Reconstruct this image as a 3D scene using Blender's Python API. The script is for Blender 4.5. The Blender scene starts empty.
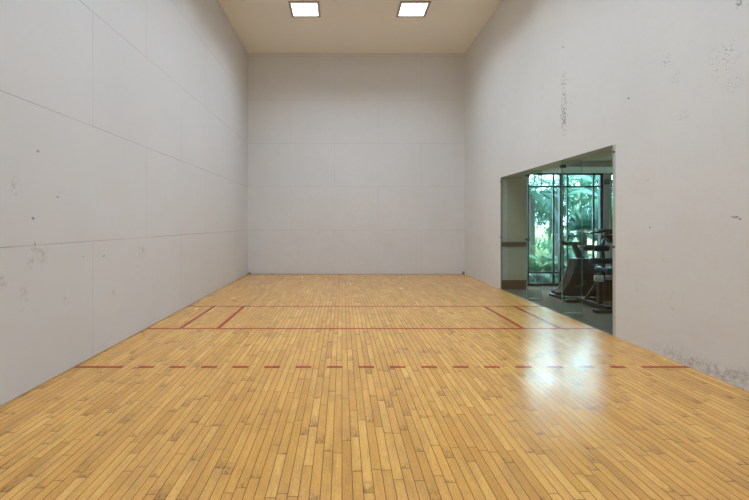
import bpy, math, random
from mathutils import Vector, Matrix
R = random.Random(11)
sc = bpy.context.scene
COL = sc.collection
PI = math.pi

# ------------------------------------------------------------------ measures (metres); the lens stands at (0,0,EYE)
XL, XR, YF, YB, ZC = -2.652, 3.447, 11.78, -0.41, 6.21     # court: left wall, right wall, front wall, back wall, ceiling
EYE = 1.425; F = 419.; HX, HY = 342., 223.5            # eye height, focal length and vanishing point of the 749 x 500 frame
OFF = Vector((0,0,0))
OY0, OY1, OZ = 5.28, 9.125, 2.425                            # opening in the right wall
GX1, GY0, GYW = 8.6, 2.6, 9.584                             # gym room beyond it; window line
GZ = 2.68

# ------------------------------------------------------------------ mesh helper
class MB:
    def __init__(s): s.v, s.f, s.m = [], [], []
    def face(s, pts, mi=0):
        n = len(s.v); s.v += [tuple(p) for p in pts]; s.f.append(tuple(range(n, n+len(pts)))); s.m.append(mi)
    def box(s, a, b, mi=0):
        x0,x1 = sorted((a[0],b[0])); y0,y1 = sorted((a[1],b[1])); z0,z1 = sorted((a[2],b[2]))
        n = len(s.v)
        s.v += [(x0,y0,z0),(x1,y0,z0),(x1,y1,z0),(x0,y1,z0),(x0,y0,z1),(x1,y0,z1),(x1,y1,z1),(x0,y1,z1)]
        for q in ((3,2,1,0),(4,5,6,7),(0,1,5,4),(1,2,6,5),(2,3,7,6),(3,0,4,7)):
            s.f.append(tuple(n+i for i in q)); s.m.append(mi)
        return s
    def tube(s, pts, rad, seg=12, mi=0, cap=True):
        pts = [Vector(p) for p in pts]
        rads = rad if isinstance(rad, (list,tuple)) else [rad]*len(pts)
        n0 = len(s.v); up = None
        for i,p in enumerate(pts):
            t = (pts[min(i+1,len(pts)-1)] - pts[max(i-1,0)]).normalized()
            if up is None: up = Vector((0,0,1)) if abs(t.z) < .9 else Vector((1,0,0))
            a = t.cross(up).normalized(); b = a.cross(t).normalized(); up = b
            for k in range(seg):
                q = 2*PI*k/seg
                s.v.append(tuple(p + rads[i]*(math.cos(q)*a + math.sin(q)*b)))
        for i in range(len(pts)-1):
            for k in range(seg):
                k2 = (k+1)%seg
                s.f.append((n0+i*seg+k, n0+i*seg+k2, n0+(i+1)*seg+k2, n0+(i+1)*seg+k)); s.m.append(mi)
        if cap:
            s.f.append(tuple(n0+k for k in range(seg))[::-1]); s.m.append(mi)
            s.f.append(tuple(n0+(len(pts)-1)*seg+k for k in range(seg))); s.m.append(mi)
        return s
    def prism(s, outline, y0, y1, mi=0):          # outline in x,z pushed along y
        n = len(s.v); k = len(outline)
        s.v += [(x,y0,z) for x,z in outline] + [(x,y1,z) for x,z in outline]
        s.f.append(tuple(n+i for i in range(k))); s.m.append(mi)
        s.f.append(tuple(n+k+i for i in range(k))[::-1]); s.m.append(mi)
        for i in range(k):
            j = (i+1)%k
            s.f.append((n+i, n+k+i, n+k+j, n+j)); s.m.append(mi)
        return s
    def build(s, name, mats, parent=None, bevel=0, smooth=False, origin=None):
        me = bpy.data.meshes.new(name)
        o = bpy.data.objects.new(name, me); COL.objects.link(o)
        off = Vector((0,0,0))
        if parent is not None:
            q = parent
            while q is not None: off += q.location; q = q.parent
        if origin is not None:
            o.location = Vector(origin) - off; off = Vector(origin)
        me.from_pydata([tuple(Vector(p)+OFF-off) for p in s.v], [], s.f)
        for m in (mats if isinstance(mats,(list,tuple)) else [mats]): me.materials.append(m)
        for p,mi in zip(me.polygons, s.m): p.material_index = mi
        me.validate(); me.update()
        if smooth:
            for p in me.polygons: p.use_smooth = True
        if bevel:
            b = o.modifiers.new('edge','BEVEL'); b.width = bevel; b.segments = 2; b.limit_method = 'ANGLE'
        if parent is not None: o.parent = parent
        return o

def empty(name, loc, label, cat, group=None):
    o = bpy.data.objects.new(name, None); COL.objects.link(o); o.location = loc
    tag(o, label, cat, group); return o
def tag(o, label, cat, group=None):
    o['label'] = label; o['category'] = cat
    if group: o['group'] = group
    return o
def struct(o, label=None):
    o['kind'] = 'structure'
    if label: o['label'] = label
    return o

# ------------------------------------------------------------------ material helper
class NT:
    def __init__(s, name):
        s.mat = bpy.data.materials.new(name); s.mat.use_nodes = True
        s.t = s.mat.node_tree; s.n = s.t.nodes; s.n.clear()
        s.out = s.n.new('ShaderNodeOutputMaterial')
        s._pos = None
    def link(s, a, b): s.t.links.new(a, b)
    def put(s, sock, v):
        if isinstance(v, bpy.types.NodeSocket): s.link(v, sock)
        elif v is not None:
            if hasattr(sock.default_value, '__len__') and not hasattr(v, '__len__'): v = [v]*len(sock.default_value)
            if hasattr(v,'__len__') and len(sock.default_value) == 4 and len(v) == 3: v = (*v,1)
            sock.default_value = v
    def m(s, op, a, b=None, c=None, clamp=False):
        n = s.n.new('ShaderNodeMath'); n.operation = op; n.use_clamp = clamp
        for i,x in enumerate((a,b,c)):
            if x is not None: s.put(n.inputs[i], x)
        return n.outputs[0]
    def vm(s, op, a, b=None):
        n = s.n.new('ShaderNodeVectorMath'); n.operation = op
        s.put(n.inputs[0], a)
        if b is not None: s.put(n.inputs[1], b)
        return n.outputs['Value'] if op in ('LENGTH','DOT_PRODUCT','DISTANCE') else n.outputs[0]
    def pos(s):
        if s._pos is None: s._pos = s.n.new('ShaderNodeTexCoord').outputs['Object']
        return s._pos
    def sep(s, v):
        n = s.n.new('ShaderNodeSeparateXYZ'); s.put(n.inputs[0], v); return n.outputs
    def comb(s, x, y, z):
        n = s.n.new('ShaderNodeCombineXYZ')
        for i,q in enumerate((x,y,z)): s.put(n.inputs[i], q)
        return n.outputs[0]
    def noise(s, v, scale, detail=3, rough=.5):
        n = s.n.new('ShaderNodeTexNoise'); s.put(n.inputs['Vector'], v); n.inputs['Scale'].default_value = scale
        n.inputs['Detail'].default_value = detail; n.inputs['Roughness'].default_value = rough
        return n.outputs[0]
    def white(s, v):
        n = s.n.new('ShaderNodeTexWhiteNoise'); n.noise_dimensions = '3D'; s.put(n.inputs['Vector'], v)
        return n.outputs['Value']
    def voro(s, v, scale):
        n = s.n.new('ShaderNodeTexVoronoi'); s.put(n.inputs['Vector'], v); n.inputs['Scale'].default_value = scale
        return n.outputs['Distance'], n.outputs['Color']
    def rng(s, v, a, b, c=0., d=1.):
        n = s.n.new('ShaderNodeMapRange'); s.put(n.inputs[0], v)
        for i,x in enumerate((a,b,c,d)): n.inputs[i+1].default_value = x
        return n.outputs[0]
    def ramp(s, v, stops):
        n = s.n.new('ShaderNodeValToRGB'); s.put(n.inputs[0], v)
        e = n.color_ramp.elements
        while len(e) < len(stops): e.new(.5)
        for q,(p,c) in zip(e, stops): q.position = p; q.color = (*c,1)
        return n.outputs[0]
    def mix(s, f, a, b, mode='MIX'):
        n = s.n.new('ShaderNodeMix'); n.data_type = 'RGBA'; n.blend_type = mode
        s.put(n.inputs[0], f); s.put(n.inputs[6], a); s.put(n.inputs[7], b)
        return n.outputs[2]
    def bump(s, h, strength, dist):
        n = s.n.new('ShaderNodeBump'); n.inputs['Strength'].default_value = strength; n.inputs['Distance'].default_value = dist
        s.put(n.inputs['Height'], h); return n.outputs[0]
    def bsdf(s, base, rough=.5, metal=0., spec=.5, normal=None, coat=0., **kw):
        n = s.n.new('ShaderNodeBsdfPrincipled')
        s.put(n.inputs['Base Color'], base); s.put(n.inputs['Roughness'], rough); s.put(n.inputs['Metallic'], metal)
        n.inputs['Specular IOR Level'].default_value = spec; n.inputs['Coat Weight'].default_value = coat
        if normal is not None: s.link(normal, n.inputs['Normal'])
        for k,v in kw.items(): s.put(n.inputs[k.replace('_',' ')], v)
        s.link(n.outputs[0], s.out.inputs[0]); return n

def plain(name, c, rough=.5, metal=0., spec=.5, vary=.06, scale=9.):
    t = NT(name)
    f = t.noise(t.pos(), scale, 4)
    t.bsdf(t.mix(f, tuple(x*(1-vary) for x in c), tuple(min(1,x*(1+vary)) for x in c)), rough, metal, spec)
    return t.mat

# ---- court walls
WALL = (0.74, 0.735, 0.725)
def wall_paint(name, axis, base, seams=None, marks=(), speck=.5, mottle=1., seamk=.8):
    """painted court wall. axis = 0: wall runs along x, 1: along y. seams = coordinate the sheet joints are counted from."""
    t = NT(name); p = t.pos(); X = t.sep(p); a = X[axis]; z = X[2]
    uv = t.comb(a, z, 0.)
    big = t.noise(uv, .55, 4, .55); fine = t.noise(uv, 7., 5, .65); grit = t.noise(uv, 60., 3, .6)
    c = t.mix(t.rng(big,.35,.65), tuple(x*.975 for x in base), tuple(x*1.02 for x in base))
    c = t.mix(t.m('MULTIPLY', t.rng(fine,.5,.75), .22*mottle), c, (.60,.55,.51))
    c = t.mix(t.m('MULTIPLY', t.rng(grit,.5,.8), .16*mottle), c, (.50,.48,.46))
    # hand-height grime where balls and people touch the wall
    low = t.m('MULTIPLY', t.rng(z, 2.6, 1.0), t.rng(t.noise(uv,1.7,6,.7), .42, .75))
    c = t.mix(t.m('MULTIPLY', low, .30*mottle), c, (.60,.51,.44))
    # small ball specks
    d, dc = t.voro(uv, 3.1); sel = t.m('GREATER_THAN', t.sep(dc)[0], .86)
    sp = t.m('MULTIPLY', sel, t.m('LESS_THAN', t.m('ADD', d, t.m('MULTIPLY', t.noise(uv,30.,2), .10)), .088))
    c = t.mix(t.m('MULTIPLY', sp, speck), c, (.17,.16,.15))
    h = grit
    if seams is not None:
        zb = z; z = t.m('SUBTRACT', z, .018)                      # the first sheet stands a little off the floor
        row = t.m('FLOOR', t.m('DIVIDE', z, 1.22))
        fz = t.m('ABSOLUTE', t.m('SUBTRACT', z, t.m('MULTIPLY', t.m('ROUND', t.m('DIVIDE', z, 1.22)), 1.22)))
        u = t.m('DIVIDE', t.m('ADD', t.m('ABSOLUTE', t.m('SUBTRACT', a, seams)), t.m('MULTIPLY', t.m('PINGPONG', row, 1.), 1.22)), 2.44)
        fa = t.m('MULTIPLY', t.m('ABSOLUTE', t.m('SUBTRACT', u, t.m('ROUND', u))), 2.44)
        jz = t.m('MULTIPLY', t.rng(fz, .002, .0058, 1., 0.), t.m('GREATER_THAN', z, .1)); ja = t.m('MULTIPLY', t.rng(fa, .002, .0055, 1., 0.), .8)
        j = t.m('MAXIMUM', jz, ja)
        brk = t.rng(t.noise(uv, 1.3, 3), .38, .62, .5, 1.)
        c = t.mix(t.m('MULTIPLY', t.m('MULTIPLY', j, brk), seamk), c, (.36,.31,.27))
        h = t.m('SUBTRACT', h, t.m('MULTIPLY', j, 3.)); z = zb
    for (ma, mz, ra, rz, ns, th, dark, colr) in marks:
        v = t.comb(t.m('DIVIDE', t.m('SUBTRACT', a, ma), ra), t.m('DIVIDE', t.m('SUBTRACT', z, mz), rz), 0.)
        e = t.rng(t.vm('LENGTH', v), .45, 1., 1., 0.)
        nn = t.noise(t.vm('ADD', uv, (ma*3.7, mz*5.1, 0.)), ns, 3, .6)
        if ns < 15: nz = t.rng(t.m('ABSOLUTE', t.m('SUBTRACT', nn, .5)), .006, .028, 1., 0.)      # curved scuff strokes
        else: nz = t.rng(nn, th-.02, th+(.10 if colr is not DK else .05))
        c = t.mix(t.m('MULTIPLY', t.m('MULTIPLY', e, nz), dark), c, colr)
    t.bsdf(c, .62, 0., .35, t.bump(h, .12, .004))
    return t.mat

def Lw(px, py):
    d = -XL*F/(HX-px); return d, EYE+(HY-py)*d/F
def Rw(px, py):
    d = XR*F/(px-HX); return d, EYE+(HY-py)*d/F
DK = (.13,.125,.12); GR = (.42,.38,.35); GY = (.33,.32,.33)
def mk(f, px, py, ra, rz, ns, th, dark, c): y,z = f(px,py); return (y,z,ra,rz,ns,th,dark,c)
LM = [mk(Lw,*q) for q in (
    (15.6,186,.075,.10,22,.50,.42,GR), (42,255,.09,.10,20,.47,.45,GR), (31,263,.05,.06,25,.46,.55,GR), (34,249,.05,.03,25,.46,.5,GR),
    (1.5,283,.07,.07,22,.46,.6,GR), (24,296,.06,.14,20,.5,.5,GR), (142,252,.14,.10,18,.49,.45,GR), (114,292,.05,.04,30,.42,.5,GR),
    (57.7,197,0.0136,0.0124,30,.25,.85,DK), (33,218.5,0.0217,0.0186,34,.42,.85,DK), (38,151.5,0.0161,0.0186,34,.40,.85,DK), (103.5,255.6,0.0341,0.0186,34,.45,.85,DK),
    (83.4,256.5,0.0124,0.0087,30,.3,.8,DK), (217,223,0.0186,0.0186,30,.3,.7,DK), (35,244,0.0136,0.0155,30,.3,.7,DK), (66,300,.05,.05,24,.5,.4,GR))]
RM = [mk(Rw,*q) for q in (
    (564,110,.10,.46,27,.555,.95,DK), (564,80,.10,.15,27,.57,.95,DK), (573,100,.15,.18,27,.62,.8,DK), (563,118,.09,.20,27,.55,.9,DK),
    (724,60,.20,.20,42,.61,.7,DK), (666,60,.08,.09,42,.57,.7,DK), (628.5,98.3,0.0186,0.0186,30,.30,.85,DK), (683,115,.10,.08,42,.60,.5,DK),
    (739,4,.04,.05,40,.48,.6,DK), (732,84,.14,.10,60,.60,.55,DK), (676,78,.09,.09,60,.59,.55,DK), (563,47,0.0248,0.0186,30,.40,.7,DK), (640,70,.3,.2,55,.66,.5,DK),
    (700,130,.5,.4,55,.68,.5,DK), (647.5,180,.035,.02,60,.50,.5,DK), (650,227.5,0.0155,0.0112,30,.30,.8,DK), (735,217,.045,.012,60,.40,.8,DK), (740,219,.02,.010,60,.38,.8,DK), (664,260,.05,.03,40,.50,.3,GY),
    (676,357,.34,.12,7,.5,.5,GY), (700,367,.28,.10,6,.5,.55,GY), (724,374,.32,.11,7,.5,.55,GY), (745,380,.22,.11,7,.5,.5,GY),
    (676,355,.30,.13,17,.52,.26,GY), (700,366,.30,.10,18,.52,.26,GY), (722,374,.34,.12,18,.51,.30,GY), (746,380,.22,.11,18,.50,.30,GY),
    (642,292,.12,.25,16,.58,.22,GR), (672,305,.04,.20,16,.52,.3,GR), (710,290,.3,.4,16,.62,.2,GR), (650,345,.3,.08,16,.58,.3,GY))]
M = {}
M['wl'] = wall_paint('painted panel wall, left', 1, (.665,.672,.675), YF, LM, .5, .6)
M['wf'] = wall_paint('painted panel wall, front', 0, (.715,.728,.735), XL, [(XR-.03,.03,.06,.06,30,.25,.9,DK),(XL+.05,.02,.08,.04,30,.25,.8,DK)], .12, .7, .48)
M['wr'] = wall_paint('painted plaster wall', 1, (.70,.712,.70), None, RM, .6, .8)
M['wb'] = wall_paint('painted rear wall', 0, (.675,.692,.712), XL, (), .2, .7)

# ---- ceiling
t = NT('textured ceiling'); p = t.pos()
g = t.noise(p, 55., 4, .65)
t.bsdf(t.mix(t.rng(g,.35,.7), (.89,.86,.78), (.92,.89,.82)), .85, 0, .2, t.bump(g,.8,.012)); M['ceil'] = t.mat

# ---- maple strip floor
def floor_nodes(t):
    p = t.pos(); X = t.sep(p); x, y = X[0], X[1]
    w = .0572
    cx = t.m('DIVIDE', x, w); ci = t.m('FLOOR', cx); fx = t.m('ABSOLUTE', t.m('SUBTRACT', t.m('SUBTRACT', cx, ci), .5))
    r1 = t.white(t.comb(ci, 3., 1.)); r2 = t.white(t.comb(ci, 7., 2.))
    L = t.m('ADD', t.m('MULTIPLY', r2, .55), .38)
    sy = t.m('ADD', t.m('DIVIDE', y, L), t.m('MULTIPLY', r1, 9.)); si = t.m('FLOOR', sy); fy = t.m('SUBTRACT', sy, si)
    b1 = t.white(t.comb(ci, si, 5.)); b2 = t.white(t.comb(ci, si, 9.)); b3 = t.white(t.comb(ci, si, 13.))
    edge = t.m('MULTIPLY', t.m('SUBTRACT', .5, fx), w)
    endd = t.m('MULTIPLY', t.m('MINIMUM', fy, t.m('SUBTRACT', 1., fy)), L)
    gap = t.m('MAXIMUM', t.rng(edge, .0012, .0029, 1., 0.), t.m('MULTIPLY', t.rng(endd, .0012, .004, 1., 0.), .85))
    gv = t.comb(t.m('ADD', t.m('MULTIPLY', x, 38.), t.m('MULTIPLY', b2, 60.)), t.m('MULTIPLY', y, 2.2), t.m('MULTIPLY', b1, 30.))
    grain = t.noise(gv, 1., 5, .6)
    return x, y, b1, b2, b3, gap, grain, t.m('MULTIPLY', fy, L), p
t = NT('maple strip floor'); x,y,b1,b2,b3,gap,grain,oneend,p = floor_nodes(t)
c = t.ramp(b1, [(0.,(.66,.325,.068)),(.15,(.74,.382,.083)),(.6,(.80,.425,.10)),(.9,(.85,.47,.113)),(1.,(.88,.50,.13))])
c = t.mix(t.m('MULTIPLY', t.rng(grain,.42,.75), .45), c, (.46,.22,.06))
fl = t.noise(t.comb(t.m('MULTIPLY', x, 120.), t.m('MULTIPLY', y, 40.), t.m('MULTIPLY', b1, 50.)), 1., 4, .7)
c = t.mix(t.m('MULTIPLY', t.rng(fl,.48,.68), .32), c, (.38,.18,.055))
c = t.mix(t.m('MULTIPLY', t.rng(fl,.45,.30), .25), c, (.92,.60,.24))
wear = t.rng(t.noise(t.vm('MULTIPLY', p, (2.2,.8,1.)), 3.4, 6, .68), .48, .70)
c = t.mix(t.m('MULTIPLY', wear, .5), c, (.42,.225,.08))
patch = t.rng(t.noise(p, .9, 5, .6), .42, .68)
c = t.mix(t.m('MULTIPLY', patch, .14), c, (.46,.235,.07))
# dark stains soaked into some board ends, and knots
ls = t.m('MULTIPLY', t.m('POWER', t.white(t.comb(b1, b3, 4.)), 2.), .22)
en = t.m('ADD', oneend, t.m('MULTIPLY', t.m('SUBTRACT', t.noise(p, 24., 4, .7), .47), .35))
st = t.m('MULTIPLY', t.m('MULTIPLY', t.m('GREATER_THAN', b3, .40), t.m('SUBTRACT', 1., t.m('DIVIDE', en, t.m('ADD', ls, .02)), clamp=True)), t.rng(t.noise(t.comb(t.m('MULTIPLY',x,60.),t.m('MULTIPLY',y,14.),b1), 1., 4, .7), .38, .62))
c = t.mix(t.m('MULTIPLY', st, .9), c, (.20,.09,.03))
kn, kc = t.voro(t.vm('MULTIPLY', p, (1.,.6,1.)), 3.4)
k = t.m('MULTIPLY', t.m('GREATER_THAN', t.sep(kc)[1], .70), t.rng(t.m('ADD', kn, t.m('MULTIPLY', t.noise(p,40.,3),.06)), .02, .075, 1., 0.))
c = t.mix(t.m('MULTIPLY', k, .75), c, (.17,.08,.03))
c = t.mix(t.m('MULTIPLY', gap, .95), c, (.085,.038,.014))
rough = t.m('ADD', t.rng(t.noise(p, 2.2, 4), .3, .7, .15, .23), t.m('MULTIPLY', b2, .05))
hh = t.m('SUBTRACT', t.m('MULTIPLY', b3, .25), t.m('MULTIPLY', gap, .5))
hh = t.m('ADD', hh, t.m('MULTIPLY', t.noise(p, 9., 3), .5))
tl = t.m('MULTIPLY', t.m('SUBTRACT', t.m('FRACT', t.m('DIVIDE', x, .0572)), .5), t.m('SUBTRACT', b3, .5))
hh = t.m('ADD', hh, t.m('MULTIPLY', tl, 2.2))
t.bsdf(c, rough, 0., .36, t.bump(hh, .16, .004)); M['floor'] = t.mat

t = NT('worn red floor paint'); x,y,b1,b2,b3,gap,grain,oneend,p = floor_nodes(t)
c = t.ramp(b1, [(0.,(.33,.026,.006)),(1.,(.45,.045,.010))])
c = t.mix(t.m('MULTIPLY', t.rng(t.noise(p, 38., 4,.65), .55, .8), .3), c, (.50,.27,.10))
c = t.mix(t.m('MULTIPLY', gap, .6), c, (.12,.04,.02))
t.bsdf(c, .22, 0., .3); M['red'] = t.mat

# ---- glass
def glass(name, tint, refl=1.0):
    t = NT(name)
    lw = t.n.new('ShaderNodeLayerWeight'); lw.inputs[0].default_value = .5
    f5 = t.m('POWER', lw.outputs['Facing'], 5.)
    F = t.m('MULTIPLY', t.m('ADD', t.m('MULTIPLY', f5, .96), .04), refl)
    tr = t.n.new('ShaderNodeBsdfTransparent'); sm = t.noise(t.pos(), .8, 2)
    t.put(tr.inputs[0], t.mix(sm, tint, tuple(x*.97 for x in tint)))
    gl = t.n.new('ShaderNodeBsdfGlossy'); gl.inputs['Roughness'].default_value = .0; gl.inputs[0].default_value = (1,1,1,1)
    mx = t.n.new('ShaderNodeMixShader'); t.link(F, mx.inputs[0]); t.link(tr.outputs[0], mx.inputs[1]); t.link(gl.outputs[0], mx.inputs[2])
    t.link(mx.outputs[0], t.out.inputs[0]); return t.mat
M['glass'] = glass('clear tempered glass', (.885,.935,.905), .30)
M['wglass'] = glass('tinted window glass', (.70,.83,.86))
M['gedge'] = plain('green glass edge', (.30,.42,.36), .25)
M['clamp'] = plain('black clamp metal', (.018,.018,.02), .4, .3)
M['channel'] = plain('grey green channel', (.46,.50,.45), .45, .2)

# ---- others
M['lframe'] = plain('light frame paint', (.42,.38,.32), .5)
t = NT('glowing diffuser'); em = t.n.new('ShaderNodeEmission')
t.put(em.inputs[0], t.mix(t.noise(t.pos(),30.,2), (.93,.97,1.), (.95,.98,1.))); em.inputs[1].default_value = 6.; t.link(em.outputs[0], t.out.inputs[0]); M['diff'] = t.mat
M['gwall'] = plain('beige gym wall', (.60,.56,.42), .7, vary=.03, scale=2)
M['gwhite'] = plain('pale gym wall', (.62,.64,.60), .7, vary=.03, scale=2)
M['gceil'] = plain('gym ceiling paint', (.60,.60,.54), .8, vary=.03)
M['rail'] = plain('brown wood trim', (.16,.085,.055), .45, vary=.2, scale=14)
t = NT('grey brown carpet'); p = t.pos(); n1 = t.noise(p, 140., 3, .7); n2 = t.noise(p, 4., 4)
c = t.mix(t.rng(n1,.35,.65), (.085,.066,.047), (.20,.163,.117)); c = t.mix(t.m('MULTIPLY', t.rng(n2,.4,.65), .3), c, (.12,.10,.085))
t.bsdf(c, .95, 0, .1, t.bump(n1,.5,.006)); M['carpet'] = t.mat
M['wframe'] = plain('dark bronze window metal', (.014,.022,.026), .4, .4)
M['brown'] = plain('dark brown plastic', (.048,.036,.034), .8, 0, .12, vary=.15)
M['black'] = plain('black vinyl', (.012,.013,.015), .38)
M['blackm'] = plain('black powder coat', (.02,.021,.024), .42, .2)
M['grip'] = plain('dark green grey rubber', (.03,.045,.04), .6)
M['steel'] = plain('polished steel', (.62,.64,.64), .22, 1.)
M['palep'] = plain('pale grey plastic', (.42,.46,.43), .4)
M['teal'] = plain('dark teal vinyl', (.015,.05,.065), .45)
M['spk'] = plain('grey box plastic', (.12,.13,.12), .6)
def leaf(name, c1, c2, trans=.35):
    t = NT(name); g = t.noise(t.pos(), 2.5, 4); c = t.mix(t.rng(g,.3,.7), c1, c2)
    d = t.n.new('ShaderNodeBsdfPrincipled'); t.put(d.inputs['Base Color'], c); d.inputs['Roughness'].default_value = .32
    q = t.n.new('ShaderNodeBsdfTranslucent'); t.put(q.inputs[0], c)
    mx = t.n.new('ShaderNodeMixShader'); mx.inputs[0].default_value = trans
    t.link(d.outputs[0], mx.inputs[1]); t.link(q.outputs[0], mx.inputs[2]); t.link(mx.outputs[0], t.out.inputs[0]); return t.mat
M['lf_deep'] = leaf('deep green leaf', (.006,.046,.031), (.019,.100,.060))
M['lf_mid'] = leaf('mid green leaf', (.015,.095,.053), (.048,.18,.097))
M['lf_bright'] = leaf('bright green leaf', (.035,.14,.045), (.075,.23,.075))
M['lf_grey'] = leaf('grey green leaf', (.25,.33,.33), (.45,.52,.52))
M['bark'] = plain('grey brown bark', (.075,.06,.045), .9, vary=.3, scale=20)
M['palebark'] = plain('pale bark', (.55,.52,.46), .9, vary=.15, scale=12)
t = NT('garden ground'); p = t.pos(); Y = t.sep(p)[1]
c = t.mix(t.rng(t.noise(p, 3., 6, .7), .35, .65), (.13,.11,.08), (.26,.24,.20))
gr = t.mix(t.rng(t.noise(p, 6., 5, .7), .35, .65), (.10,.105,.035), (.20,.18,.075))
t.bsdf(t.mix(t.rng(t.m('ADD', Y, t.m('MULTIPLY', t.noise(p,.5,3), 3.)), 15.5, 17.5), c, gr), .95, 0, .1); M['ground'] = t.mat

# ================================================================== COURT SHELL
TH = .15
floor = struct(MB().box((XL-TH,YB-TH,-.12),(XR+.0,YF+TH,0.)).build('floor', M['floor']), 'varnished maple strip floor of the court with red painted lines')
struct(MB().box((XL-TH,YB-TH,ZC),(XR+TH,YF+TH,ZC+.15)).build('ceiling', M['ceil']), 'tan textured ceiling high over the court')
G = .008   # the shadow gap at the foot of the sheets
struct(MB().box((XL-TH,YB-TH,G),(XL,YF+TH,ZC)).box((XL-TH,YB-TH,0),(XL-.03,YF+TH,G)).build('wall_left', M['wl']), 'pale panel wall along the left of the court')
struct(MB().box((XL,YF,G),(XR,YF+TH,ZC)).box((XL,YF+.03,0),(XR,YF+TH,G)).build('wall_front', M['wf']), 'pale panelled wall closing the far end of the court')
struct(MB().box((XL,YB-TH,0),(XR,YB,ZC)).build('wall_back', M['wb']))
w = MB()
w.box((XR,YB-TH,-.12),(XR+TH,OY0,ZC)); w.box((XR,OY1,-.12),(XR+TH,YF+TH,ZC)); w.box((XR,OY0,OZ),(XR+TH,OY1,ZC))
struct(w.build('wall_right', M['wr']), 'scuffed pale plaster wall on the right with the glazed opening')

# ---- painted lines: parts of the floor
LH = .0010; LW = .052
def line(name, a, b):
    MB().box((a[0],a[1],.0002),(b[0],b[1],LH)).build(name, M['red'], floor)
yS, yV, yR = YF-6.096, YF-4.572, YF-7.62
line('short_line', (XL+.01, yS-LW/2), (XR-.002, yS+LW/2))
line('service_line', (XL+.01, yV-LW/2), (XR-.002, yV+LW/2))
for xx in (XL+.457, XL+.967, XR-.482, XR-.992):
    line('service_box_line', (xx-LW/2, yS+LW/2+.001), (xx+LW/2, yV-LW/2-.001))
WD = XR-XL
line('receiving_line_end_dash', (XL+.01, yR-LW/2), (XL+.475, yR+LW/2))
line('receiving_line_end_dash', (XR-.475, yR-LW/2), (XR-.004, yR+LW/2))
stp = (WD-2*.475)/33
for k in range(16):
    x0 = XL+.475+stp*(1+2*k); line('receiving_line_dash', (x0, yR-LW/2), (x0+stp, yR+LW/2))

# ---- recessed ceiling lights
pos_names = {0:'left', 1:'right'}
proto = None
def lamp(x, y):                                            # what the fitting throws down through its prismatic lens
    l = bpy.data.lights.new('lamp','AREA'); l.shape = 'SQUARE'; l.size = .58; l.energy = LAMP_W; l.spread = math.radians(LAMP_SPREAD); l.color = LAMP_C
    q = bpy.data.objects.new('lamp', l); COL.objects.link(q); q.location = (x, y, ZC-.03)
LAMP_W, LAMP_SPREAD, LAMP_C = 31.0, 138., (.755,.908,1.09)
def ceiling_light(x, y, label):
    global proto
    if proto is None:
        o = empty('ceiling_light', (x,y,ZC), label, 'ceiling light', 'recessed court ceiling lights')
        s, q = .335, .280
        f = MB()
        for a,b in (((-s,-s),(s,-q)),((-s,q),(s,s)),((-s,-q),(-q,q)),((q,-q),(s,q))):
            f.box((x+a[0],y+a[1],ZC-.022),(x+b[0],y+b[1],ZC-.001))
        f.build('frame', M['lframe'], o, bevel=.003)
        MB().box((x-q,y-q,ZC-.012),(x+q,y+q,ZC-.002)).build('diffuser', M['diff'], o)
        proto = o; lamp(x, y); return o
    lamp(x, y); o = proto.copy(); COL.objects.link(o); o.location = (x,y,ZC); o['label'] = label
    for ch in list(proto.children):
        c = ch.copy(); COL.objects.link(c); c.parent = o
    return o
LX = (-.825, 1.583)
ceiling_light(LX[0], 9.345, 'square recessed ceiling light at the far end, the left one of the lit pair')
ceiling_light(LX[1], 9.345, 'square recessed ceiling light at the far end, the right one of the lit pair')
for k,(yy,w_) in enumerate(((6.90,'second row from the far wall'),(4.46,'third row from the far wall'),(2.02,'row nearest the back wall'))):
    for i in (0,1): ceiling_light(LX[i], yy, 'square recessed ceiling light in the %s, %s side' % (w_, pos_names[i]))

# ================================================================== GLASS SCREEN
gs = empty('glass_screen', (XR+.006, (OY0+OY1)/2, 0.), 'frameless green-tinted glass screen filling the opening in the right wall', 'glass screen')
J = [OY0+.012, 6.58, 7.828, OY1-.012]
GXa, GXb = XR+.001, XR+.013
def pane(name, a, b, thin):
    m = MB().box(a, b)
    # thin axis faces carry the clear material, the cut edges the green one
    pairs = {0:(3,5), 1:(2,4), 2:(0,1)}[thin]
    m.m = [0 if i in pairs else 1 for i in range(6)]
    return m.build(name, [M['glass'], M['gedge']], gs)
for i in range(3):
    pane('glass_panel', (GXa, J[i]+.003, .004), (GXb, J[i+1]-.003, OZ-.004), 0)
for j,fx in ((J[1],3.769),(J[2],3.737)):
    pane('glass_fin', (GXb+.003, j-.006, .03), (fx, j+.006, OZ-.006), 1)
    MB().box((GXb+.003, j-.02, .001),(fx, j+.02, .03)).build('fin_shoe', M['channel'], gs)
    for z in (2.322, 1.127):
        m = MB(); h = .022 if z > 2 else .018
        m.box((GXa-.012, j-.036, z-h),(GXa-.0005, j+.036, z+h)); m.box((GXb+.0005, j-.036, z-h),(GXb+.012, j-.009, z+h)); m.box((GXb+.0005, j+.009, z-h),(GXb+.012, j+.036, z+h))
        m.box((GXb+.012, j-.02, z-h),(GXb+.05, j-.007, z+h)); m.box((GXb+.012, j+.007, z-h),(GXb+.05, j+.02, z+h))
        m.build('clamp', M['clamp'], gs, bevel=.003)
for y0,y1 in ((OY0+.001,OY0+.055),(OY1-.035,OY1-.001)):
    m = MB(); m.box((GXa-.0012,y0,.002),(GXa-.0002,y1,OZ-.002)); m.box((GXb+.0005,y0,.002),(GXb+.006,y1,OZ-.002)); m.build('edge_channel', M['channel'], gs)
    for z in (2.332, 1.128):
        yc = (y0+y1)/2
        MB().tube([(GXa-.012,yc,z),(GXa-.0014,yc,z)], .013, 16).build('bolt', M['clamp'], gs)

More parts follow.
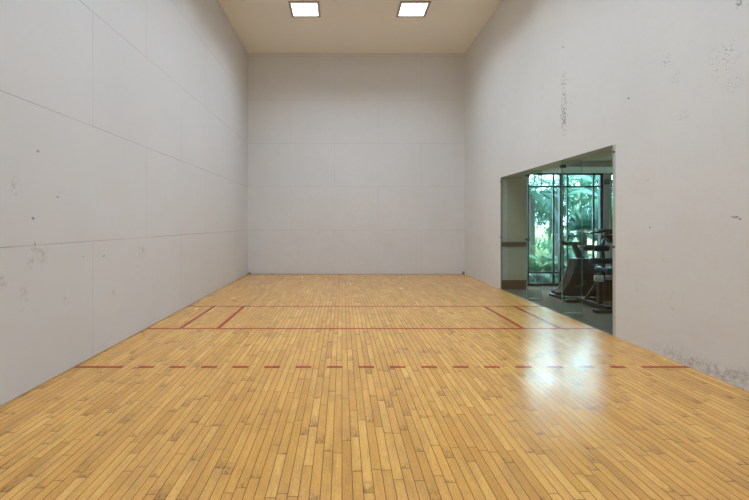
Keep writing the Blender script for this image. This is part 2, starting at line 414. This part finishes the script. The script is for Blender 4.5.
# ================================================================== GYM SHELL
gx0 = XR+TH
struct(MB().box((XR,GY0,-.12),(GX1,GYW+.12,0.)).build('floor_gym', M['carpet']))
# let the carpet slab own only the gym side: cut at the wall line under the glass
struct(MB().box((gx0,GY0,GZ),(GX1,GYW+.12,GZ+.12)).build('ceiling_gym', M['gceil']))
struct(MB().box((gx0,OY0-.6,OZ),(3.90,OY1,GZ)).build('trim_soffit', M['gceil']))
struct(MB().box((3.90,8.49,2.571),(GX1,GYW+.12,GZ)).build('trim_header', M['gceil']))
w = MB(); w.box((gx0,OY1,0),(4.03,GYW+.12,GZ)); struct(w.build('wall_gym_end', M['gwall']))
w = MB(); w.box((5.953,GYW-.06,0),(6.110,GYW+.12,2.571)); w.box((7.45,GYW-.06,0),(GX1,GYW+.12,2.571)); struct(w.build('wall_gym_pier', M['gwhite']))
struct(MB().box((GX1,GY0,0),(GX1+.12,GYW+.12,GZ+.12)).build('wall_gym_side', M['gwhite']))
struct(MB().box((gx0,GY0-.12,0),(GX1+.12,GY0,GZ+.12)).build('wall_gym_rear', M['gwall']))
struct(MB().box((XR+.02,OY1-.022,.924),(4.04,OY1-.0005,1.022)).build('trim_chair_rail', M['rail'], bevel=.004), 'brown chair rail on the beige wall behind the glass')
struct(MB().box((XR+.02,OY1-.016,.001),(4.04,OY1-.0005,.194)).build('baseboard_gym', M['rail'], bevel=.003), 'tall brown baseboard on the beige wall behind the glass')

# ---- the window
def window(name, x0, x1, ztop, verts, horiz, label):
    wn = empty(name, ((x0+x1)/2, GYW, 0.), label, 'window'); wn['kind'] = 'structure'; del wn['category']
    f = MB(); fw = .035
    f.box((x0,GYW-.03,0.002),(x1,GYW+.05,.06)); f.box((x0,GYW-.03,ztop-.035),(x1,GYW+.05,ztop))
    f.box((x0,GYW-.03,.06),(x0+fw,GYW+.05,ztop-.035)); f.box((x1-.06,GYW-.03,.06),(x1,GYW+.05,ztop-.035))
    f.build('window_frame', M['wframe'], wn, bevel=.003)
    for (vx, hw) in verts: MB().box((vx-hw,GYW-(.028 if hw>.03 else .012),.06),(vx+hw,GYW+(.048 if hw>.03 else .03),ztop-.035)).build('mullion', M['wframe'], wn)
    for hz in horiz: MB().box((x0+fw,GYW-.024,hz-.018),(x1-.06,GYW+.044,hz+.018)).build('transom', M['wframe'], wn)
    MB().box((x0+fw,GYW+.006,.06),(x1-.06,GYW+.014,ztop-.035)).build('pane', M['wglass'], wn)
    return wn
window('window_1', 4.235, 5.951, 2.57, ((4.837,.016),(5.012,.042),(5.157,.013),(5.752,.018)), (2.267,.304), 'tall dark-framed window onto the garden')
window('window_2', 6.112, 7.448, 2.57, ((6.78,.016),), (2.267,.304), 'dark-framed window past the pale pier')
tag(MB().box((5.955,GYW-.115,2.315),(6.055,GYW-.061,2.425)).build('wall_box', M['spk'], bevel=.006), 'small grey box fixed high on the pale pier beside the window', 'wall box')

# ================================================================== CARDIO MACHINE
def arc(pts, n=10):
    out = []
    P = [Vector((p[0],p[1],0)) for p in pts]
    for i in range(len(P)-1):
        p0,p1,p2,p3 = P[max(i-1,0)],P[i],P[i+1],P[min(i+2,len(P)-1)]
        for k in range(n):
            s = k/n
            q = .5*((2*p1)+(p2-p0)*s+(2*p0-5*p1+4*p2-p3)*s*s+(3*p1-p0-3*p2+p3)*s**3); out.append((q.x,q.y))
    out.append((P[-1].x,P[-1].y)); return out
OFF = Vector((.04,.13,0))
ca = empty('cardio_machine', (4.54,8.05,0), 'dark brown cardio machine with flared curved shroud and crossbar on a slanted neck', 'exercise machine')
left = arc([(4.03,.12),(4.16,.16),(4.27,.34),(4.35,.56),(4.385,.74)])
prof = left + [(4.62,.74),(4.70,.57),(4.90,.54),(4.97,.30),(4.985,.045),(4.30,.045),(4.06,.07)]
MB().prism(prof, 7.80, 8.04).build('shroud', M['brown'], ca, bevel=.02)
edge = [(x-.006, 8.046, z) for x,z in left]
MB().tube(edge, .008, 8).build('edge_strip', M['palep'], ca, smooth=True)
MB().prism([(4.375,.60),(4.40,.765),(4.64,.765),(4.72,.585),(4.70,.555)], 7.78, 8.06).build('upper_cover', M['black'], ca, bevel=.015)
MB().tube([(4.56,7.93,.74),(4.50,7.93,.88),(4.43,7.93,1.0),(4.40,7.93,1.045)], [.075,.06,.05,.045], 16).build('neck', M['grip'], ca, smooth=True)
MB().tube([(4.17,7.93,1.03),(4.19,7.93,1.037),(4.62,7.93,1.045),(4.64,7.93,1.04)], [.022,.034,.034,.022], 14).build('crossbar', M['grip'], ca, smooth=True)
for s in (-1,1):
    sgn = 7.785 if s < 0 else 8.055
    MB().tube([(4.55,sgn-.012*s,.30),(4.55,sgn+.02*s,.30)], .05, 18).build('crank_hub', M['blackm'], ca)
    ck = MB().tube([(4.55,sgn+.012*s,.30),(4.55+s*.15,sgn+.012*s,.30+s*.06)], .009, 10).build('crank', M['steel'], ca)
    MB().box((4.55+s*.15-.05,sgn+(.012 if s>0 else -.10),.30+s*.06-.014),(4.55+s*.15+.05,sgn+(.10 if s>0 else -.012),.30+s*.06+.014)).build('pedal', M['black'], ck, bevel=.006)
for x in (4.10,4.92): MB().box((x-.05,7.70,.0),(x+.05,8.16,.05)).build('foot', M['black'], ca, bevel=.01)

# ================================================================== WEIGHT MACHINE
OFF = Vector((.054,.135,0))
wm = empty('weight_machine', (4.354,7.035,0), 'black weight machine with padded rollers near the right edge of the glass screen', 'exercise machine')
MB().box((4.17,6.55,.03),(4.25,7.42,.10)).build('base_beam', M['blackm'], wm, bevel=.006)
for y in (6.55,7.42): MB().box((3.97,y-.05,.0),(4.62,y+.05,.055)).build('cross_foot', M['black'], wm, bevel=.01)
MB().box((4.18,6.76,.10),(4.24,6.84,.60)).build('post', M['blackm'], wm, bevel=.004)
MB().tube([(4.21,7.20,.09),(4.21,6.88,.42)], .028, 12).build('brace', M['blackm'], wm)
MB().tube([(4.12,6.80,.52),(4.24,6.75,.52)], .055, 20).build('pivot_cover', M['palep'], wm, bevel=.008)
MB().tube([(4.27,6.80,.50),(4.275,6.80,.80),(4.26,6.80,1.02),(4.28,6.80,1.16)], .028, 12).build('lever_arm', M['blackm'], wm, smooth=True)
def roller(x0,x1,z):
    r=.052
    MB().tube([(x0,6.80,z),(x0+.012,6.80,z),(x0+.02,6.80,z),(x1-.02,6.80,z),(x1-.012,6.80,z),(x1,6.80,z)], [.03,.045,r,r,.045,.03], 20).build('roller_pad', M['black'], wm, smooth=True)
roller(3.945,4.11,1.025); roller(4.12,4.36,1.015); roller(4.045,4.43,.805)
MB().box((4.24,6.62,.63),(4.72,6.98,.70)).build('seat_pad', M['teal'], wm, bevel=.02)
MB().box((4.30,6.77,.58),(4.66,6.83,.63)).build('seat_bracket', M['blackm'], wm)
MB().prism([(4.62,.72),(4.70,.70),(4.86,1.36),(4.78,1.40)], 6.63, 6.97).build('back_pad', M['teal'], wm, bevel=.02)
tw = MB()
tw.box((4.80,6.99,.055),(4.86,7.05,1.28)); tw.box((4.80,7.33,.055),(4.86,7.39,1.28)); tw.box((4.80,6.99,1.28),(4.86,7.39,1.34)); tw.box((4.24,7.39,.03),(4.86,7.45,.09))
tf = tw.build('tower_frame', M['blackm'], wm, bevel=.004)
for k in range(10): MB().box((4.47,7.06,.10+k*.036),(4.77,7.32,.133+k*.036)).build('weight_plate', M['brown'], wm, bevel=.003)
for y in (7.12,7.26): MB().tube([(4.62,y,.06),(4.62,y,1.29)], .009, 8).build('guide_rod', M['steel'], tf)
MB().box((4.52,7.02,1.285),(4.80,7.36,1.33)).build('tower_arm', M['blackm'], wm)
for y in (6.60,7.00):
    MB().tube([(4.78,y,1.36),(4.60,y,1.33),(4.44,y,1.30),(4.30,y,1.275),(4.17,y,1.262)], [.02,.02,.018,.017,.016], 12).build('handle', M['black'], wm, smooth=True)
MB().box((4.18,6.72,1.235),(4.40,6.90,1.255)).build('tray', M['palep'], wm, bevel=.004)
MB().prism([(4.26,1.235),(4.46,1.235),(4.46,1.10),(4.40,1.10)], 6.74, 6.88).build('tray_bracket', M['black'], wm, bevel=.006)

# ================================================================== GARDEN
OFF = Vector((0,0,0))
def W(px, py, d): return ((px-HX)*d/F, d, EYE+(HY-py)*d/F)
struct(MB().box((-60,GYW+.13,-.25),(120,220,-.06)).build('ground', M['ground']), 'planted garden ground outside the window')

def blade(mb, base, dirv, side, length, width, droop, n=3):
    """a narrow leaf with a fold along its middle"""
    up = side.cross(dirv).normalized(); prev = None
    for i in range(n+1):
        s = i/n
        c = base + dirv*(length*s) + Vector((0,0,-droop*length*s*s))
        wd = width*max(.06, math.sin(PI*min(.999,(.12+.88*s)))**.7)*.5
        cur = (c - side*wd + up*wd*.4, c, c + side*wd + up*wd*.4)
        if prev:
            mb.face((prev[0],prev[1],cur[1],cur[0])); mb.face((prev[1],prev[2],cur[2],cur[1]))
        prev = cur
def feather_frond(mb, base, az, elev, length, droop, pairs, ll, lw):
    h = Vector((math.cos(az), math.sin(az), 0)); pts = []; p = Vector(base); e = elev; n = 14
    for i in range(n+1):
        pts.append(p.copy()); d = h*math.cos(e)+Vector((0,0,math.sin(e))); p = p + d*(length/n); e -= droop/n
    mb.tube(pts, [.014*(1-.85*i/n) for i in range(n+1)], 6)
    for k in range(pairs):
        s = .16+.84*k/(pairs-1); q = s*n; i = min(int(q), n-1); c = pts[i].lerp(pts[i+1], q-i)
        tdir = (pts[i+1]-pts[i]).normalized(); sd = tdir.cross(Vector((0,0,1))).normalized()
        L = ll*(.35+.65*math.sin(PI*(.15+.75*s)))
        for sg in (-1,1):
            dv = (sd*sg*.85 + tdir*.55 + Vector((0,0,-.12+R.uniform(-.1,.1)))).normalized()
            sv = dv.cross(Vector((0,0,1))).normalized()
            blade(mb, c, dv, sv, L, lw, .25, 3)
def fan_leaf(mb, base, az, elev, stalk, rad, nb, lw):
    h = Vector((math.cos(az), math.sin(az), 0)); d = h*math.cos(elev)+Vector((0,0,math.sin(elev)))
    tip = Vector(base)+d*stalk+Vector((0,0,-.12*stalk))
    mid = Vector(base)+d*stalk*.5
    mb.tube([base, mid, tip], [.012,.010,.008], 6)
    sd = d.cross(Vector((0,0,1))).normalized(); nn = sd.cross(d).normalized()
    for k in range(nb):
        a = -2.3+4.6*k/(nb-1)
        dv = (d*math.cos(a)+sd*math.sin(a)+nn*.18).normalized(); sv = dv.cross(nn).normalized()
        blade(mb, tip, dv, sv, rad*(1-.25*abs(a)/2.3)*R.uniform(.92,1.05), lw, .22, 3)

def trunk_part(parent, x, y, z, r0, r1, m, lean=(0,0)):
    pts = [(x+lean[0]*(1-s)**1.5, y+lean[1]*(1-s)**1.5, -.06+(z+.06)*s) for s in [i/8 for i in range(9)]]
    MB().tube(pts, [r0+(r1-r0)*i/8+.006*(i%2) for i in range(9)], 12).build('trunk', m, parent, smooth=True)
def feather_palm(x, y, z, n, length, label, m, ll=.42, pairs=26, cat='palm', name='feather_palm', e0=(-.1,1.2), droop=(1.2,1.9), lw=.034, trunk=True):
    o = empty(name, (x,y,-.06), label, cat, None)
    if trunk: trunk_part(o, x, y, z, .10, .07, M['bark'])
    for k in range(n):
        mb = MB(); az = 2*PI*k/n*1.0+R.uniform(-.25,.25)
        e = e0[0]+(e0[1]-e0[0])*((k*7)%n)/max(1,n-1)
        feather_frond(mb, (x,y,z), az, e, length*R.uniform(.85,1.1), R.uniform(*droop), pairs, ll, lw)
        mb.build('frond', m, o)
    return o
def fan_palm(x, y, z, n, stalk, rad, label, m):
    o = empty('fan_palm', (x,y,-.06), label, 'palm'); trunk_part(o, x, y, z, .12, .09, M['bark'])
    for k in range(n):
        mb = MB(); fan_leaf(mb, (x,y,z), 2*PI*k/n*2.4+R.uniform(-.2,.2), -.5+2.0*((k*5)%n)/n, stalk*R.uniform(.8,1.1), rad*R.uniform(.85,1.1), 26, .042)
        mb.build('fan_leaf', m, o)
def bush(name, x, y, z0, z1, rx, ry, n, size, label, m, cat, bark, gaps=.0, tr=.08, lean=(0,0)):
    o = empty(name, (x,y,-.06), label, cat)
    zc = (z0+z1)/2; rz = (z1-z0)/2
    trunk_part(o, x, y, zc, tr, tr*.5, bark, lean)
    blobs = [(R.uniform(-.7,.7),R.uniform(-.7,.7),R.uniform(-.8,.8),R.uniform(.25,.5)) for _ in range(12)]
    mb = MB()
    for _ in range(n):
        bx,by,bz,br = R.choice(blobs)
        v = Vector((R.gauss(0,1),R.gauss(0,1),R.gauss(0,1))).normalized()*br*R.uniform(.5,1.)
        c = Vector((x+(bx+v.x)*rx, y+(by+v.y)*ry, zc+(bz+v.z)*rz))
        if c.z < 0: continue
        d = Vector((R.uniform(-1,1),R.uniform(-1,1),R.uniform(-.9,.5))).normalized()
        s = d.cross(Vector((R.uniform(-.4,.4),R.uniform(-.4,.4),1))).normalized()
        blade(mb, c, d, s, size*R.uniform(.7,1.4), size*.42, .2, 2)
    f = mb.build('foliage', m, o)
    return o

# nearer plants, right behind the pane
x,y,z = W(583,231,10.9); fan_palm(x,y,z,14,.34,.52,'spiky fan palm spreading behind the right half of the window', M['lf_deep'])
x,y,z = W(532,197,12.6); feather_palm(x,y,z,12,1.35,'feather palm with arching fronds filling the top of the left window pane', M['lf_deep'])
x,y,z = W(556,193,14.0); feather_palm(x,y,z,12,1.6,'taller feather palm standing behind the thick middle mullion', M['lf_mid'])
x,y,z = W(600,205,13.2); feather_palm(x,y,z,11,1.3,'feather palm rising behind the fan palm near the pale pier', M['lf_mid'])
for (px,py,d,n,L,lab,m) in ((537,274,10.5,15,1.1,'low bright green fern at the foot of the left window pane','lf_bright'),
                            (548,272,11.1,15,1.2,'bright green fern beside the thick middle mullion','lf_bright'),
                            (568,274,10.6,13,.9,'mid green fern behind the cardio machine','lf_mid'),
                            (592,270,10.9,14,1.,'mid green fern below the fan palm','lf_mid')):
    x,y,z = W(px,py,d)
    feather_palm(x,y,max(z,.02),n,L,lab,M[m],ll=.20,pairs=24,cat='fern',name='fern',e0=(.35,1.35),droop=(.9,1.6),lw=.03,trunk=False)
# trees behind
x,y,z = W(578,190,16.); bush('pale_trunk_tree', x,y,2.3,3.5,1.1,.8,600,.17,'slender tree with a pale trunk behind the right half of the window', M['lf_mid'],'tree',M['palebark'],tr=.13,lean=(-.35,0))
for (px,d,z0,z1,rx,n,lab,m) in ((527,19.,1.25,3.95,1.1,1300,'rounded garden tree far behind the left edge of the window','lf_mid'),
                              (550,22.,1.2,4.5,1.3,1800,'leafy tree far behind the middle of the window','lf_mid'),
                              (572,20.5,.2,4.1,1.1,1700,'dense dark shrub far behind the fan palm','lf_deep'),
                              (600,18.,.7,3.8,1.2,1700,'leafy tree far behind the pale pier','lf_mid'),
                              (498,20.,.2,3.4,1.1,700,'leafy tree hidden mostly behind the beige wall','lf_mid'),
                              (640,18.,.2,3.4,1.2,800,'leafy tree beyond the second window','lf_deep')):
    x,y,z = W(px,224,d); bush('garden_tree' if 'tree' in lab else 'garden_shrub', x,y,z0,z1,rx,1.0,n,.20,lab,M[m],'tree' if 'tree' in lab else 'shrub',M['bark'])
x,y,z = W(628,224,12.2); bush('garden_shrub', x,y,.0,2.9,.75,.6,1500,.16,'dense dark shrub close behind the second window',M['lf_deep'],'shrub',M['bark'])
for (px,d,z1,n) in ((519,15.2,1.15,700),(562,15.6,1.0,700)):
    x,y,z = W(px,224,d); bush('low_shrub', x,y,.0,z1,.8,.5,n,.13,'low rounded shrub at the lawn edge, behind the '+('ferns on the left' if px<540 else 'thick middle mullion'),M['lf_mid'],'shrub',M['bark'],tr=.05)
# ground cover: uncountable low leaves
mb = MB()
for _ in range(3600):
    c = Vector((R.uniform(3.9,9.0), R.uniform(10.1,11.3), -.06)); d = Vector((R.uniform(-.8,.8),R.uniform(-.8,.8),R.uniform(.4,1.2))).normalized()
    s = d.cross(Vector((R.uniform(-.3,.3),R.uniform(-.3,.3),1))).normalized()
    blade(mb, c, d, s, R.uniform(.12,.30), .045, .3, 2)
gc = mb.build('ground_cover', M['lf_grey']); gc['kind'] = 'stuff'; gc['label'] = 'low grey green ground cover outside the window'; gc['category'] = 'plants'

# ================================================================== LIGHT
wd = bpy.data.worlds.new('sky'); sc.world = wd; wd.use_nodes = True
bg = wd.node_tree.nodes['Background']; bg.inputs[0].default_value = (.74,.87,1.06,1); bg.inputs[1].default_value = 24.0
sun = bpy.data.lights.new('sun','SUN'); sun.energy = 16.; sun.angle = .02; sun.color = (1.,.95,.85)
so = bpy.data.objects.new('sun', sun); COL.objects.link(so); so.rotation_euler = Vector((-.55,.40,-.85)).to_track_quat('-Z','Y').to_euler()

# ================================================================== CAMERA
cam = bpy.data.cameras.new('camera'); cam.sensor_width = 36.; cam.lens = 36*F/749
cam.shift_x = (374.5-HX)/749; cam.shift_y = (HY-250)/749; cam.clip_start = .02; cam.clip_end = 500
co = bpy.data.objects.new('camera', cam); COL.objects.link(co); co.location = (0,0,EYE); co.rotation_euler = (PI/2,0,0)
sc.camera = co
sc.cycles.max_bounces = 16; sc.cycles.diffuse_bounces = 8; sc.cycles.transparent_max_bounces = 24; sc.cycles.glossy_bounces = 6
sc.cycles.sample_clamp_indirect = 10.
vs = sc.view_settings; vs.view_transform = 'Standard'; vs.look = 'None'; vs.gamma = 1; vs.use_curve_mapping = False; vs.exposure = 0.
